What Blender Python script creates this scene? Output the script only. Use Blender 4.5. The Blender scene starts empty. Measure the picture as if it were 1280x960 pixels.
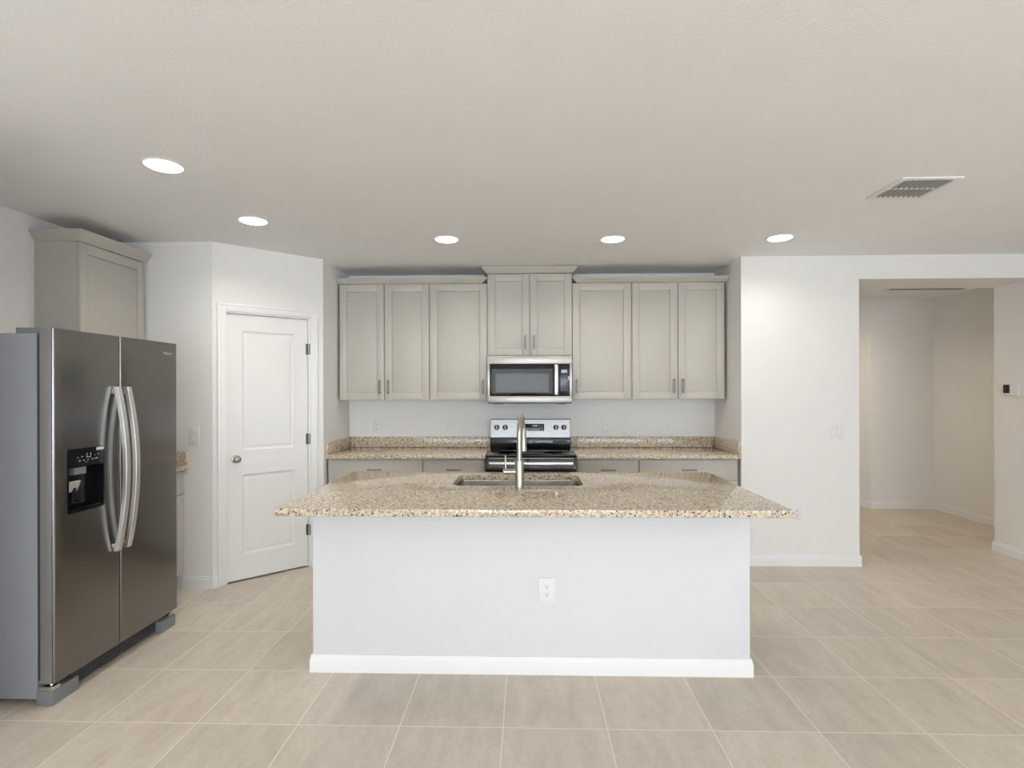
import bpy, bmesh, math, random
from mathutils import Vector, Matrix, Euler
random.seed(7)
S = bpy.context.scene
COL = S.collection
R = math.radians

# ------------------------------------------------------------------ camera
cam_d = bpy.data.cameras.new('camera'); cam = bpy.data.objects.new('camera', cam_d); COL.objects.link(cam)
cam_d.sensor_width = 36.0; cam_d.lens = 676.0 / 1280.0 * 36.0; cam_d.shift_y = 7.3 / 1280.0
cam_d.clip_start = 0.05; cam_d.clip_end = 200
TH, RO = 0.0275, -0.0026
Fw = Vector((-math.sin(TH), math.cos(TH), 0)); Rt = Vector((math.cos(TH), math.sin(TH), 0)); Up = Vector((0, 0, 1))
Rx = Rt * math.cos(RO) + Up * math.sin(RO); Ux = Up * math.cos(RO) - Rt * math.sin(RO)
M = Matrix((Rx, Ux, -Fw)).transposed().to_4x4(); M.translation = (0, 0, 1.46)
cam.matrix_world = M
S.camera = cam

# ------------------------------------------------------------------ exposure, world, daylight
S.view_settings.view_transform = 'Standard'; S.view_settings.look = 'None'
S.view_settings.gamma = 1.0; S.view_settings.use_curve_mapping = False
S.view_settings.exposure = 0.0
S.cycles.max_bounces = 10; S.cycles.diffuse_bounces = 7; S.cycles.glossy_bounces = 5
S.cycles.use_denoising = True; S.cycles.sample_clamp_indirect = 6.0
W = bpy.data.worlds.new('daylight'); S.world = W; W.use_nodes = True
bg = W.node_tree.nodes['Background']; bg.inputs[0].default_value = (0.86, 0.93, 1.0, 1); bg.inputs[1].default_value = 1.0


def daylight(name, loc, sx, sz, power, col):
    d = bpy.data.lights.new(name, 'AREA'); d.shape = 'RECTANGLE'; d.size = sx; d.size_y = sz
    d.energy = power; d.color = col
    o = bpy.data.objects.new(name, d); COL.objects.link(o); o.location = loc
    o.rotation_euler = (R(90), 0, 0)      # shines along +Y into the room
    return o


REAR = -8.0
daylight('added_slider_lamp', (-1.10, REAR - 0.12, 1.03), 3.4, 2.0, 175, (0.74, 0.87, 1.0))  # lamp added behind the unseen slider to light the room from the rear
daylight('added_window_lamp', (2.30, REAR - 0.12, 1.28), 2.7, 1.5, 120, (0.74, 0.87, 1.0))  # second rear lamp, added behind an unseen window
daylight('added_side_lamp', (4.20 + 0.16, -2.6, 1.28), 2.9, 1.5, 85, (0.76, 0.88, 1.0)).rotation_euler = (R(90), 0, R(90))  # unseen side lamp added to lift the ceiling and left side

# low sun added through the slider: it lands on the floor behind the viewpoint and lights the room by bounce
sd = bpy.data.lights.new('sun', 'SUN'); sd.energy = 44.0; sd.angle = R(0.6); sd.color = (0.90, 0.95, 1.0)
so = bpy.data.objects.new('sun', sd); COL.objects.link(so); so.location = (-1, -12, 5); so.rotation_euler = (R(46), 0, 0)

CEIL = 2.56
XL, XR = -3.11, 4.20          # left and right room walls
NX0, NX1, NY = -1.71, 1.775, 5.165   # range niche
YA = 4.53                     # wall right of niche
PB = Vector((-2.32, 3.93)); PA = Vector((NX0, 4.50))   # ends of the angled pantry wall


# ------------------------------------------------------------------ materials
def new_mat(name):
    m = bpy.data.materials.new(name); m.use_nodes = True
    nt = m.node_tree
    return m, nt, nt.nodes['Principled BSDF']


def nd(nt, t, **kw):
    n = nt.nodes.new(t)
    for k, v in kw.items():
        setattr(n, k, v)
    return n


def math_n(nt, op, a, b=None, c=None):
    n = nd(nt, 'ShaderNodeMath', operation=op)
    for i, v in enumerate((a, b, c)):
        if v is None: continue
        if isinstance(v, (int, float)): n.inputs[i].default_value = v
        else: nt.links.new(v, n.inputs[i])
    return n.outputs[0]


def coords(nt, scale=(1, 1, 1)):
    tc = nd(nt, 'ShaderNodeTexCoord'); mp = nd(nt, 'ShaderNodeMapping')
    mp.inputs['Scale'].default_value = scale
    nt.links.new(tc.outputs['Object'], mp.inputs[0])
    return mp.outputs[0]


def noise(nt, vec, scale, detail=3, rough=0.5):
    n = nd(nt, 'ShaderNodeTexNoise'); n.inputs['Scale'].default_value = scale
    n.inputs['Detail'].default_value = detail; n.inputs['Roughness'].default_value = rough
    nt.links.new(vec, n.inputs['Vector']); return n.outputs['Fac']


def ramp(nt, fac, stops):
    r = nd(nt, 'ShaderNodeValToRGB'); e = r.color_ramp.elements
    while len(e) < len(stops): e.new(0.5)
    for el, (p, c) in zip(e, stops):
        el.position = p; el.color = (c[0], c[1], c[2], 1) if not isinstance(c, (int, float)) else (c, c, c, 1)
    nt.links.new(fac, r.inputs[0]); return r.outputs[0]


def mix(nt, fac, a, b, mode='MIX'):
    n = nd(nt, 'ShaderNodeMix', data_type='RGBA', blend_type=mode)
    for sock, v in ((n.inputs[0], fac), (n.inputs[6], a), (n.inputs[7], b)):
        if isinstance(v, (int, float)): sock.default_value = v
        elif isinstance(v, tuple): sock.default_value = (*v[:3], 1)
        else: nt.links.new(v, sock)
    return n.outputs[2]


def bump(nt, h, strength, dist, bsdf):
    b = nd(nt, 'ShaderNodeBump'); b.inputs['Strength'].default_value = strength; b.inputs['Distance'].default_value = dist
    nt.links.new(h, b.inputs['Height']); nt.links.new(b.outputs[0], bsdf.inputs['Normal'])


def simple(name, col, rough=0.5, metal=0.0, spec=0.5, var=0.03, vscale=9.0, bstr=0.0, bscale=200.0, coat=0.0):
    m, nt, b = new_mat(name)
    v = coords(nt)
    f = noise(nt, v, vscale, 3)
    c = ramp(nt, f, [(0.3, tuple(x * (1 - var) for x in col)), (0.7, tuple(min(1, x * (1 + var)) for x in col))])
    nt.links.new(c, b.inputs['Base Color'])
    b.inputs['Roughness'].default_value = rough; b.inputs['Metallic'].default_value = metal
    b.inputs['Specular IOR Level'].default_value = spec
    b.inputs['Coat Weight'].default_value = coat
    if bstr: bump(nt, noise(nt, v, bscale, 2), bstr, 0.001, b)
    return m


def brushed(name, col, rough, scale=(3, 3, 260), bstr=0.04, rvar=0.06):
    m, nt, b = new_mat(name)
    v = coords(nt, scale)
    f = noise(nt, v, 3.0, 4)
    c = ramp(nt, f, [(0.3, tuple(x * 0.94 for x in col)), (0.7, tuple(min(1, x * 1.06) for x in col))])
    nt.links.new(c, b.inputs['Base Color'])
    b.inputs['Metallic'].default_value = 1.0
    nt.links.new(ramp(nt, f, [(0.3, rough - rvar), (0.7, rough + rvar)]), b.inputs['Roughness'])
    bump(nt, f, bstr, 0.0005, b)
    return m


def granite(name):
    m, nt, b = new_mat(name)
    v = coords(nt)
    warp = nd(nt, 'ShaderNodeTexNoise'); warp.inputs['Scale'].default_value = 60; warp.inputs['Detail'].default_value = 2
    nt.links.new(v, warp.inputs['Vector'])
    va = nd(nt, 'ShaderNodeVectorMath', operation='MULTIPLY_ADD')
    nt.links.new(warp.outputs['Color'], va.inputs[0]); va.inputs[1].default_value = (0.010, 0.010, 0.010); nt.links.new(v, va.inputs[2])
    vv = va.outputs[0]
    big = noise(nt, v, 5.0, 4, 0.6)
    med = noise(nt, vv, 60.0, 4, 0.6)
    base = ramp(nt, med, [(0.30, (0.37, 0.28, 0.175)), (0.43, (0.50, 0.405, 0.28)), (0.50, (0.62, 0.545, 0.43)), (0.60, (0.72, 0.675, 0.61)), (0.75, (0.50, 0.425, 0.335))])
    warm = ramp(nt, big, [(0.35, (0.97, 0.91, 0.83)), (0.65, (1.0, 0.985, 0.965))])
    base = mix(nt, 0.85, base, warm, 'MULTIPLY')
    def specks(scale, thr, dens):
        vo = nd(nt, 'ShaderNodeTexVoronoi'); vo.inputs['Scale'].default_value = scale
        nt.links.new(vv, vo.inputs['Vector'])
        near = math_n(nt, 'LESS_THAN', vo.outputs['Distance'], thr)
        sep = nd(nt, 'ShaderNodeSeparateColor'); nt.links.new(vo.outputs['Color'], sep.inputs[0])
        pick = math_n(nt, 'LESS_THAN', sep.outputs[0], dens)
        return math_n(nt, 'MULTIPLY', near, pick)
    c = mix(nt, specks(105, 0.44, 0.30), base, (0.27, 0.19, 0.125))
    c = mix(nt, specks(120, 0.45, 0.22), c, (0.36, 0.34, 0.32))
    c = mix(nt, specks(85, 0.40, 0.20), c, (0.04, 0.037, 0.037))
    nt.links.new(c, b.inputs['Base Color'])
    b.inputs['Roughness'].default_value = 0.035
    b.inputs['Specular IOR Level'].default_value = 0.5
    return m


def floor_tile():
    m, nt, b = new_mat('porcelain_tile')
    tc = nd(nt, 'ShaderNodeTexCoord'); sep = nd(nt, 'ShaderNodeSeparateXYZ'); nt.links.new(tc.outputs['Object'], sep.inputs[0])
    s, x0, y0, g = 0.4491, -0.1066, 2.3351, 0.0026 / 0.4491
    ux = math_n(nt, 'DIVIDE', math_n(nt, 'SUBTRACT', sep.outputs[0], x0), s)
    uy = math_n(nt, 'DIVIDE', math_n(nt, 'SUBTRACT', sep.outputs[1], y0), s)
    def edge(u):
        d = math_n(nt, 'ABSOLUTE', math_n(nt, 'SUBTRACT', math_n(nt, 'FRACT', math_n(nt, 'ADD', u, 0.5)), 0.5))
        return d
    d = math_n(nt, 'MINIMUM', edge(ux), edge(uy))
    grout = math_n(nt, 'LESS_THAN', d, g)
    cell = nd(nt, 'ShaderNodeCombineXYZ')
    nt.links.new(math_n(nt, 'FLOOR', ux), cell.inputs[0]); nt.links.new(math_n(nt, 'FLOOR', uy), cell.inputs[1])
    wn = nd(nt, 'ShaderNodeTexWhiteNoise', noise_dimensions='2D'); nt.links.new(cell.outputs[0], wn.inputs['Vector'])
    # streaks that run along each tile, shifted per tile
    off = nd(nt, 'ShaderNodeVectorMath', operation='MULTIPLY_ADD')
    nt.links.new(wn.outputs['Color'], off.inputs[0]); off.inputs[1].default_value = (9, 9, 9); nt.links.new(tc.outputs['Object'], off.inputs[2])
    mp = nd(nt, 'ShaderNodeMapping'); mp.inputs['Scale'].default_value = (9.0, 2.0, 1); mp.inputs['Rotation'].default_value = (0, 0, R(14))
    nt.links.new(off.outputs[0], mp.inputs[0])
    st = noise(nt, mp.outputs[0], 1.6, 6, 0.62)
    fine = noise(nt, off.outputs[0], 38, 4, 0.6)
    c1 = ramp(nt, st, [(0.32, (0.53, 0.465, 0.39)), (0.5, (0.61, 0.545, 0.465)), (0.68, (0.68, 0.615, 0.54))])
    c2 = mix(nt, 0.35, c1, ramp(nt, fine, [(0.35, (0.54, 0.475, 0.40)), (0.65, (0.66, 0.595, 0.52))]))
    sh = ramp(nt, wn.outputs['Value'], [(0.0, 0.93), (1.0, 1.05)])
    c3 = mix(nt, 1.0, c2, sh, 'MULTIPLY')
    c4 = mix(nt, grout, c3, (0.80, 0.74, 0.66))
    nt.links.new(c4, b.inputs['Base Color'])
    nt.links.new(ramp(nt, grout, [(0.0, 0.42), (1.0, 0.8)]), b.inputs['Roughness'])
    b.inputs['Specular IOR Level'].default_value = 0.4
    bump(nt, math_n(nt, 'GREATER_THAN', d, g * 1.3), 0.3, 0.001, b)
    return m


def ceiling_mat():
    m, nt, b = new_mat('textured_ceiling_paint')
    v = coords(nt)
    a = noise(nt, v, 75.0, 3, 0.55); h = ramp(nt, a, [(0.47, 0.0), (0.58, 1.0)])
    nt.links.new(ramp(nt, noise(nt, v, 3, 2), [(0.3, (0.87, 0.87, 0.87)), (0.7, (0.885, 0.885, 0.885))]), b.inputs['Base Color'])
    b.inputs['Roughness'].default_value = 0.9; b.inputs['Specular IOR Level'].default_value = 0.2
    bump(nt, h, 0.22, 0.003, b)
    return m


def emit(name, col, k):
    m, nt, b = new_mat(name)
    f = noise(nt, coords(nt), 4, 1)
    nt.links.new(ramp(nt, f, [(0.0, col), (1.0, col)]), b.inputs['Emission Color'])
    b.inputs['Emission Strength'].default_value = k
    b.inputs['Base Color'].default_value = (*col, 1)
    return m


WALL = simple('wall_paint', (0.81, 0.80, 0.785), 0.75, spec=0.3, var=0.008, bstr=0.12, bscale=150)
TRIM = simple('trim_paint', (0.825, 0.825, 0.825), 0.4, var=0.006)
DOORW = simple('door_paint', (0.79, 0.785, 0.78), 0.45, var=0.006)
ISLW = simple('island_paint', (0.715, 0.715, 0.74), 0.7, spec=0.3, var=0.006, bstr=0.1, bscale=150)
CEILM = ceiling_mat()
TILE = floor_tile()
CAB = simple('cabinet_paint', (0.50, 0.475, 0.43), 0.42, var=0.015, vscale=5)
CABIN = simple('cabinet_gap', (0.20, 0.19, 0.175), 0.6, var=0.02)
GRAN = granite('granite')
FRSTEEL = brushed('dark_stainless', (0.255, 0.248, 0.242), 0.22, (220, 220, 2.5), 0.05, 0.04)
STEEL = brushed('stainless', (0.43, 0.41, 0.375), 0.40, (2.5, 220, 220), 0.05, 0.05)
RSTEEL = brushed('range_stainless', (0.40, 0.405, 0.42), 0.30, (2.5, 220, 220), 0.03, 0.04)
HSTEEL = brushed('oven_handle_steel', (0.62, 0.62, 0.62), 0.18, (2.5, 220, 220), 0.01, 0.02)
SATIN = brushed('satin_handle', (0.74, 0.73, 0.71), 0.42, (120, 120, 3), 0.02, 0.03)
NICKEL = brushed('brushed_nickel', (0.44, 0.42, 0.375), 0.32, (3, 3, 160), 0.02, 0.03)
PULL = brushed('pull_nickel', (0.20, 0.195, 0.185), 0.42, (60, 60, 60), 0.02, 0.03)
SINKM = brushed('sink_steel', (0.50, 0.49, 0.47), 0.22, (3, 160, 3), 0.02, 0.03)
FRGREY = simple('fridge_grey_paint', (0.27, 0.285, 0.315), 0.5, var=0.02, bstr=0.1, bscale=600)
FREDGE = simple('door_side_reflection', (0.34, 0.34, 0.34), 0.35, metal=0.6, var=0.03)  # lighter grey imitates the reflection on the steel door sides
DARKG = simple('dark_grey_plastic', (0.055, 0.055, 0.06), 0.5, var=0.05)
GREYP = simple('grey_plastic', (0.20, 0.205, 0.22), 0.45, var=0.03)
BLACK = simple('black_gloss', (0.010, 0.010, 0.011), 0.08, var=0.05)
DISPB = simple('dispenser_black', (0.007, 0.007, 0.008), 0.2, spec=0.25, var=0.05)
BLACKM = simple('black_satin', (0.014, 0.014, 0.014), 0.35, var=0.05)
GLASSB = simple('black_glass', (0.006, 0.006, 0.007), 0.04, var=0.02)
MWIN = simple('microwave_window_mesh', (0.13, 0.14, 0.15), 0.25, spec=0.22, var=0.06, vscale=40)
NAVY = simple('control_panel_navy', (0.012, 0.014, 0.024), 0.12, var=0.03)
GREYT = simple('grey_print', (0.42, 0.43, 0.45), 0.5, var=0.02)
WPLAS = simple('white_plastic', (0.78, 0.78, 0.785), 0.35, var=0.004)
SLOT = simple('dark_slot', (0.10, 0.095, 0.09), 0.6, var=0.05)
STICK = simple('paper_sticker', (0.62, 0.62, 0.60), 0.6, var=0.03, vscale=90)
CHROME = simple('chrome', (0.75, 0.75, 0.75), 0.12, metal=1.0, var=0.01)
VENTW = simple('vent_white', (0.80, 0.80, 0.79), 0.45, var=0.01)
VENTD = simple('vent_dark', (0.07, 0.068, 0.064), 0.7, var=0.03)
SLATM = simple('vent_slat', (0.46, 0.45, 0.43), 0.5, var=0.02)
LENS = emit('led_lens', (1.0, 0.96, 0.88), 9.0)
DISP = emit('blue_display', (0.25, 0.55, 0.95), 1.2)
DISPW = emit('lcd_grey', (0.28, 0.32, 0.38), 0.5)


# ------------------------------------------------------------------ mesh builders
class MB:
    def __init__(self): self.bm = bmesh.new()

    def _merge(self, tmp):
        me = bpy.data.meshes.new('t'); tmp.to_mesh(me); tmp.free(); self.bm.from_mesh(me); bpy.data.meshes.remove(me)
        return self

    def box(self, x0, x1, y0, y1, z0, z1, bev=0.0, seg=2):
        t = bmesh.new(); bmesh.ops.create_cube(t, size=1)
        for v in t.verts:
            v.co = Vector(((x0 + x1) / 2 + v.co.x * (x1 - x0), (y0 + y1) / 2 + v.co.y * (y1 - y0), (z0 + z1) / 2 + v.co.z * (z1 - z0)))
        if bev: bmesh.ops.bevel(t, geom=list(t.edges), offset=bev, segments=seg, profile=0.5, affect='EDGES')
        return self._merge(t)

    def prism(self, pts, axis, a0, a1, bev=0.0):
        """extrude a closed 2-D outline along an axis: 'x' pts=(y,z), 'y' pts=(x,z), 'z' pts=(x,y)"""
        t = bmesh.new()
        def mk(p, a): return {'x': (a, p[0], p[1]), 'y': (p[0], a, p[1]), 'z': (p[0], p[1], a)}[axis]
        A = [t.verts.new(mk(p, a0)) for p in pts]; B = [t.verts.new(mk(p, a1)) for p in pts]
        n = len(pts)
        t.faces.new(A); t.faces.new(B)
        for i in range(n): t.faces.new((A[i], A[(i + 1) % n], B[(i + 1) % n], B[i]))
        bmesh.ops.recalc_face_normals(t, faces=t.faces)
        if bev: bmesh.ops.bevel(t, geom=list(t.edges), offset=bev, segments=2, profile=0.5, affect='EDGES')
        return self._merge(t)

    def loft(self, rings, close=True, caps=True):
        t = bmesh.new(); VR = [[t.verts.new(p) for p in r] for r in rings]; n = len(rings[0])
        for a, b in zip(VR[:-1], VR[1:]):
            for i in range(n if close else n - 1):
                t.faces.new((a[i], a[(i + 1) % n], b[(i + 1) % n], b[i]))
        if caps: t.faces.new(VR[0]); t.faces.new(VR[-1])
        bmesh.ops.recalc_face_normals(t, faces=t.faces)
        return self._merge(t)

    def tube(self, path, rad, n=20, caps=True):
        path = [Vector(p) for p in path]; rads = rad if isinstance(rad, (list, tuple)) else [rad] * len(path)
        d0 = (path[1] - path[0]).normalized(); up = Vector((0, 0, 1)) if abs(d0.z) < 0.9 else Vector((1, 0, 0))
        u = d0.cross(up).normalized(); rings = []
        for i, p in enumerate(path):
            d = (path[min(i + 1, len(path) - 1)] - path[max(i - 1, 0)]).normalized()
            u = (u - d * u.dot(d)).normalized(); w = d.cross(u)
            rings.append([p + (u * math.cos(2 * math.pi * k / n) + w * math.sin(2 * math.pi * k / n)) * rads[i] for k in range(n)])
        return self.loft(rings, True, caps)

    def lathe(self, prof, loc, axis='z', n=40):
        """prof: (radius, height) pairs along the axis"""
        rings = []
        for r, h in prof:
            ring = []
            for k in range(n):
                a = 2 * math.pi * k / n; c, s = r * math.cos(a), r * math.sin(a)
                p = {'z': (c, s, h), 'y': (c, h, s), 'x': (h, c, s)}[axis]
                ring.append(Vector(loc) + Vector(p))
            rings.append(ring)
        return self.loft(rings)

    def build(self, name, mat, parent=None, local=False, smooth=True):
        me = bpy.data.meshes.new(name)
        if parent is not None and not local:
            off = Vector(parent.get('_o', (0, 0, 0)))
            bmesh.ops.translate(self.bm, verts=self.bm.verts, vec=-off)
        self.bm.to_mesh(me); self.bm.free()
        if smooth:
            me.shade_smooth(); me.set_sharp_from_angle(angle=R(32))
        o = bpy.data.objects.new(name, me); COL.objects.link(o)
        me.materials.append(mat)
        if parent is not None:
            o.parent = parent
            if not local: o['_o'] = list(parent.get('_o', (0, 0, 0)))
        return o


def box(*a, **k): return MB().box(*a, **k)


def tag(o, label=None, cat=None, group=None, kind=None):
    for k, v in (('label', label), ('category', cat), ('group', group), ('kind', kind)):
        if v: o[k] = v
    return o


def thing(name, label, cat, loc, rz=0.0, group=None):
    o = bpy.data.objects.new(name, None); COL.objects.link(o)
    o.empty_display_size = 0.05; o.location = loc; o.rotation_euler = (0, 0, rz)
    o['_o'] = list(loc)
    return tag(o, label, cat, group)


def struct(name, mb, mat): return tag(mb.build(name, mat, smooth=False), kind='structure')


def cut(o, cutter):
    """boolean difference, applied; the cutter is removed"""
    md = o.modifiers.new('b', 'BOOLEAN'); md.operation = 'DIFFERENCE'; md.object = cutter; md.solver = 'EXACT'
    bpy.context.view_layer.update()
    dg = bpy.context.evaluated_depsgraph_get()
    me = bpy.data.meshes.new_from_object(o.evaluated_get(dg))
    o.modifiers.clear(); old = o.data; o.data = me; me.name = old.name
    bpy.data.meshes.remove(old); cm = cutter.data; bpy.data.objects.remove(cutter); bpy.data.meshes.remove(cm)
    me.shade_smooth(); me.set_sharp_from_angle(angle=R(32))
    return o


def rrect(x0, x1, y0, y1, r, n=6):
    pts = []
    for cx, cy, a0 in ((x1 - r, y1 - r, 0), (x0 + r, y1 - r, 90), (x0 + r, y0 + r, 180), (x1 - r, y0 + r, 270)):
        for k in range(n + 1):
            a = R(a0 + 90 * k / n); pts.append((cx + r * math.cos(a), cy + r * math.sin(a)))
    return pts


def text(name, body, size, mat, parent, loc, rot, depth=0.0004):
    cu = bpy.data.curves.new(name, 'FONT'); cu.body = body; cu.size = size; cu.extrude = depth; cu.align_x = 'CENTER'; cu.align_y = 'CENTER'
    o = bpy.data.objects.new(name, cu); COL.objects.link(o)
    bpy.context.view_layer.update()
    me = bpy.data.meshes.new_from_object(o.evaluated_get(bpy.context.evaluated_depsgraph_get()))
    bpy.data.objects.remove(o); bpy.data.curves.remove(cu)
    me.materials.clear(); me.materials.append(mat)
    me.transform(Matrix.Translation(loc) @ Euler(rot).to_matrix().to_4x4())
    return me


def to_mb(me):
    mb = MB(); mb.bm.from_mesh(me); bpy.data.meshes.remove(me); return mb


# ------------------------------------------------------------------ room shell
struct('floor', box(-3.4, 6.2, REAR - 0.2, 8.4, -0.12, 0.0), TILE)
struct('ceiling', box(-3.4, 6.2, REAR - 0.2, 8.4, CEIL, CEIL + 0.12), CEILM)
struct('wall_left', box(XL - 0.12, XL, REAR - 0.1, 3.93, 0, CEIL), WALL)
struct('wall_shade_stub', box(XL, -2.25, 1.78, 1.90, 0, CEIL), WALL)      # unseen stub wall added to shade the fridge bay from rear light
struct('wall_back_left', MB().prism([(XL - 0.12, 3.93), (PB.x, 3.93), (PB.x - 0.05, 4.05), (XL - 0.12, 4.05)], 'z', 0, CEIL), WALL)
# angled pantry wall with a door opening (built along its own axis)
dW = (PA - PB); LW = dW.length; AW = math.atan2(dW.y, dW.x)
DX0, DX1, DH = 0.098, 0.712, 2.045          # door opening along the angled wall
def onwall(name, mb, mat):
    o = mb.build(name, mat, smooth=False); o.location = (PB.x, PB.y, 0); o.rotation_euler = (0, 0, AW)
    return tag(o, kind='structure')
onwall('wall_pantry', MB().box(0, DX0 - 0.015, 0, 0.10, 0, CEIL).box(DX1 + 0.015, LW, 0, 0.10, 0, CEIL).box(DX0 - 0.015, DX1 + 0.015, 0, 0.10, DH + 0.015, CEIL), WALL)
struct('wall_niche_left', MB().prism([(NX0, 4.50), (NX0, NY), (NX0 - 0.10, NY), (NX0 - 0.10, 4.50 + 0.035)], 'z', 0, CEIL), WALL)
struct('wall_niche_back', box(-3.4, 2.735, NY, NY + 0.12, 0, CEIL), WALL)
struct('wall_niche_right', box(NX1, 2.735, YA, NY, 0, CEIL), WALL)
struct('wall_pantry_rear', box(-3.4, -3.23, 4.05, NY, 0, CEIL), WALL)
struct('trim_header', box(2.735, XR + 0.14, YA, 4.98, 2.365, CEIL), WALL)
vy0, vy1, vz0, vz1 = -4.1, -1.1, 0.5, 2.06  # opening for the added side window
struct('wall_right', MB().box(XR, XR + 0.14, vy1, 4.98, 0, CEIL).box(XR, XR + 0.14, REAR - 0.1, vy0, 0, CEIL)
       .box(XR, XR + 0.14, vy0, vy1, 0, vz0).box(XR, XR + 0.14, vy0, vy1, vz1, CEIL), WALL)
# rear wall with openings for the added slider and window
sx0, sx1, sz1 = -2.85, 0.65, 2.06
wx0, wx1, wz0, wz1 = 0.9, 3.7, 0.5, 2.06
struct('wall_rear', MB().box(XL, sx0, REAR - 0.1, REAR, 0, CEIL).box(sx0, sx1, REAR - 0.1, REAR, sz1, CEIL)
       .box(sx1, wx0, REAR - 0.1, REAR, 0, CEIL).box(wx0, wx1, REAR - 0.1, REAR, 0, wz0)
       .box(wx0, wx1, REAR - 0.1, REAR, wz1, CEIL).box(wx1, XR, REAR - 0.1, REAR, 0, CEIL), WALL)
def frame(x0, x1, z0, z1, mid):
    y0, y1, w = REAR - 0.09, REAR - 0.03, 0.05
    mb = MB().box(x0, x0 + w, y0, y1, z0, z1).box(x1 - w, x1, y0, y1, z0, z1).box(x0 + w, x1 - w, y0, y1, z1 - w, z1).box(x0 + w, x1 - w, y0, y1, z0, z0 + w)
    for xm in mid: mb.box(xm - 0.03, xm + 0.03, y0, y1, z0 + w, z1 - w)
    return mb
struct('added_slider_door', frame(sx0, sx1, 0, sz1, [(sx0 + sx1) / 2]), TRIM)  # frame of the unseen slider, added for its daylight
struct('added_window_rear', frame(wx0, wx1, wz0, wz1, [(wx0 + wx1) / 2]), TRIM)  # frame of the unseen rear window, added for more daylight
struct('added_window_side', MB().box(XR + 0.05, XR + 0.10, vy0, vy0 + 0.05, vz0, vz1).box(XR + 0.05, XR + 0.10, vy1 - 0.05, vy1, vz0, vz1).box(XR + 0.05, XR + 0.10, vy0 + 0.05, vy1 - 0.05, vz0, vz0 + 0.05)
       .box(XR + 0.05, XR + 0.10, vy0 + 0.05, vy1 - 0.05, vz1 - 0.05, vz1).box(XR + 0.05, XR + 0.10, (vy0 + vy1) / 2 - 0.03, (vy0 + vy1) / 2 + 0.03, vz0 + 0.05, vz1 - 0.05), TRIM)  # unseen side window, added for the fill from the right
# hall beyond the opening
HX0, HX1, HY = 4.19, 4.94, 6.71
struct('wall_hall_back', MB().prism([(HX0, HY), (HX1, HY), (HX1, HY + 0.1), (HX0, HY + 0.1)], 'z', 0, CEIL), WALL)
struct('wall_hall_right', box(HX1, HX1 + 0.1, 4.98, HY + 0.1, 0, CEIL), WALL)
struct('wall_hall_end', box(XR + 0.14, HX1 + 0.1, 4.88, 4.98, 0, CEIL), WALL)
struct('wall_hall_angled', MB().prism([(HX0, HY), (HX0 + 0.06, HY + 0.10), (HX0 - 0.50, 8.21), (HX0 - 0.60, 8.21)], 'z', 0, CEIL), WALL)
struct('wall_hall_far', box(2.615, HX0 - 0.3, 8.2, 8.3, 0, CEIL), WALL)
struct('wall_hall_left', box(2.615, 2.735, NY + 0.12, 8.2, 0, CEIL), WALL)

BBH, BBT = 0.09, 0.013
def bb_prof(s=1): return [(0, 0), (-BBT * s, 0), (-BBT * s, BBH * 0.72), (-BBT * 0.75 * s, BBH * 0.80), (-BBT * 0.55 * s, BBH), (0, BBH)]
def baseboard(name, p0, p1):
    """runs along p0 -> p1; the room is on the right hand of that direction"""
    p0, p1 = Vector(p0), Vector(p1); d = (p1 - p0); L = d.length
    o = MB().prism(bb_prof(), 'x', 0, L).build(name, TRIM, smooth=False)
    o.location = (p0.x, p0.y, 0); o.rotation_euler = (0, 0, math.atan2(d.y, d.x))
    return tag(o, kind='structure')
baseboard('baseboard_back_left', (-2.54, 3.93), (PB.x + 0.004, 3.93))
ux = dW.normalized()
baseboard('baseboard_pantry_left', PB, PB + ux * (DX0 - 0.066))
baseboard('baseboard_pantry_right', PB + ux * (DX1 + 0.066), PA)
baseboard('baseboard_niche_right', (NX1, YA), (2.735 + BBT, YA))
baseboard('baseboard_opening', (2.735, YA + 0.0005), (2.735, NY + 0.12))
baseboard('baseboard_right', (XR, 4.98 + BBT), (XR, REAR))
baseboard('baseboard_hall_back', (HX0 - 0.006, HY), (HX1, HY))
baseboard('baseboard_hall_right', (HX1, HY), (HX1, 4.98))
baseboard('baseboard_hall_angled', (HX0 - 0.60, 8.21), (HX0, HY))
baseboard('baseboard_left', (XL, REAR), (XL, 1.78))

# ------------------------------------------------------------------ pantry door
door = thing('door_1', None, None, (PB.x, PB.y, 0), AW); door['kind'] = 'structure'
def panel_door():
    y0, y1 = 0.018, 0.053; w0, w1 = DX0 + 0.003, DX1 - 0.003; zb, zt = 0.014, DH - 0.003
    st = 0.108; ps = [(0.205, 0.815), (1.0, 1.918)]
    mb = MB()
    # rails and stiles
    mb.box(w0, w0 + st, y0, y1, zb, zt).box(w1 - st, w1, y0, y1, zb, zt)
    for a, b in ((zb, ps[0][0]), (ps[0][1], ps[1][0]), (ps[1][1], zt)): mb.box(w0 + st, w1 - st, y0, y1, a, b)
    # moulded recess and raised field of each panel
    for a, b in ps:
        xa, xb = w0 + st, w1 - st
        def ring(i, y): return [(xa + i, y, a + i), (xb - i, y, a + i), (xb - i, y, b - i), (xa + i, y, b - i)]
        mb.loft([ring(0, y0), ring(0.004, y0 + 0.004), ring(0.012, y0 + 0.011), ring(0.022, y0 + 0.012), ring(0.036, y0 + 0.005), ring(0.040, y0 + 0.004)], True, False)
        t = bmesh.new(); t.faces.new([t.verts.new(p) for p in ring(0.040, y0 + 0.004)]); mb._merge(t)
    return mb
lf = panel_door().build('door_leaf', DOORW, door, local=True)
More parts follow.
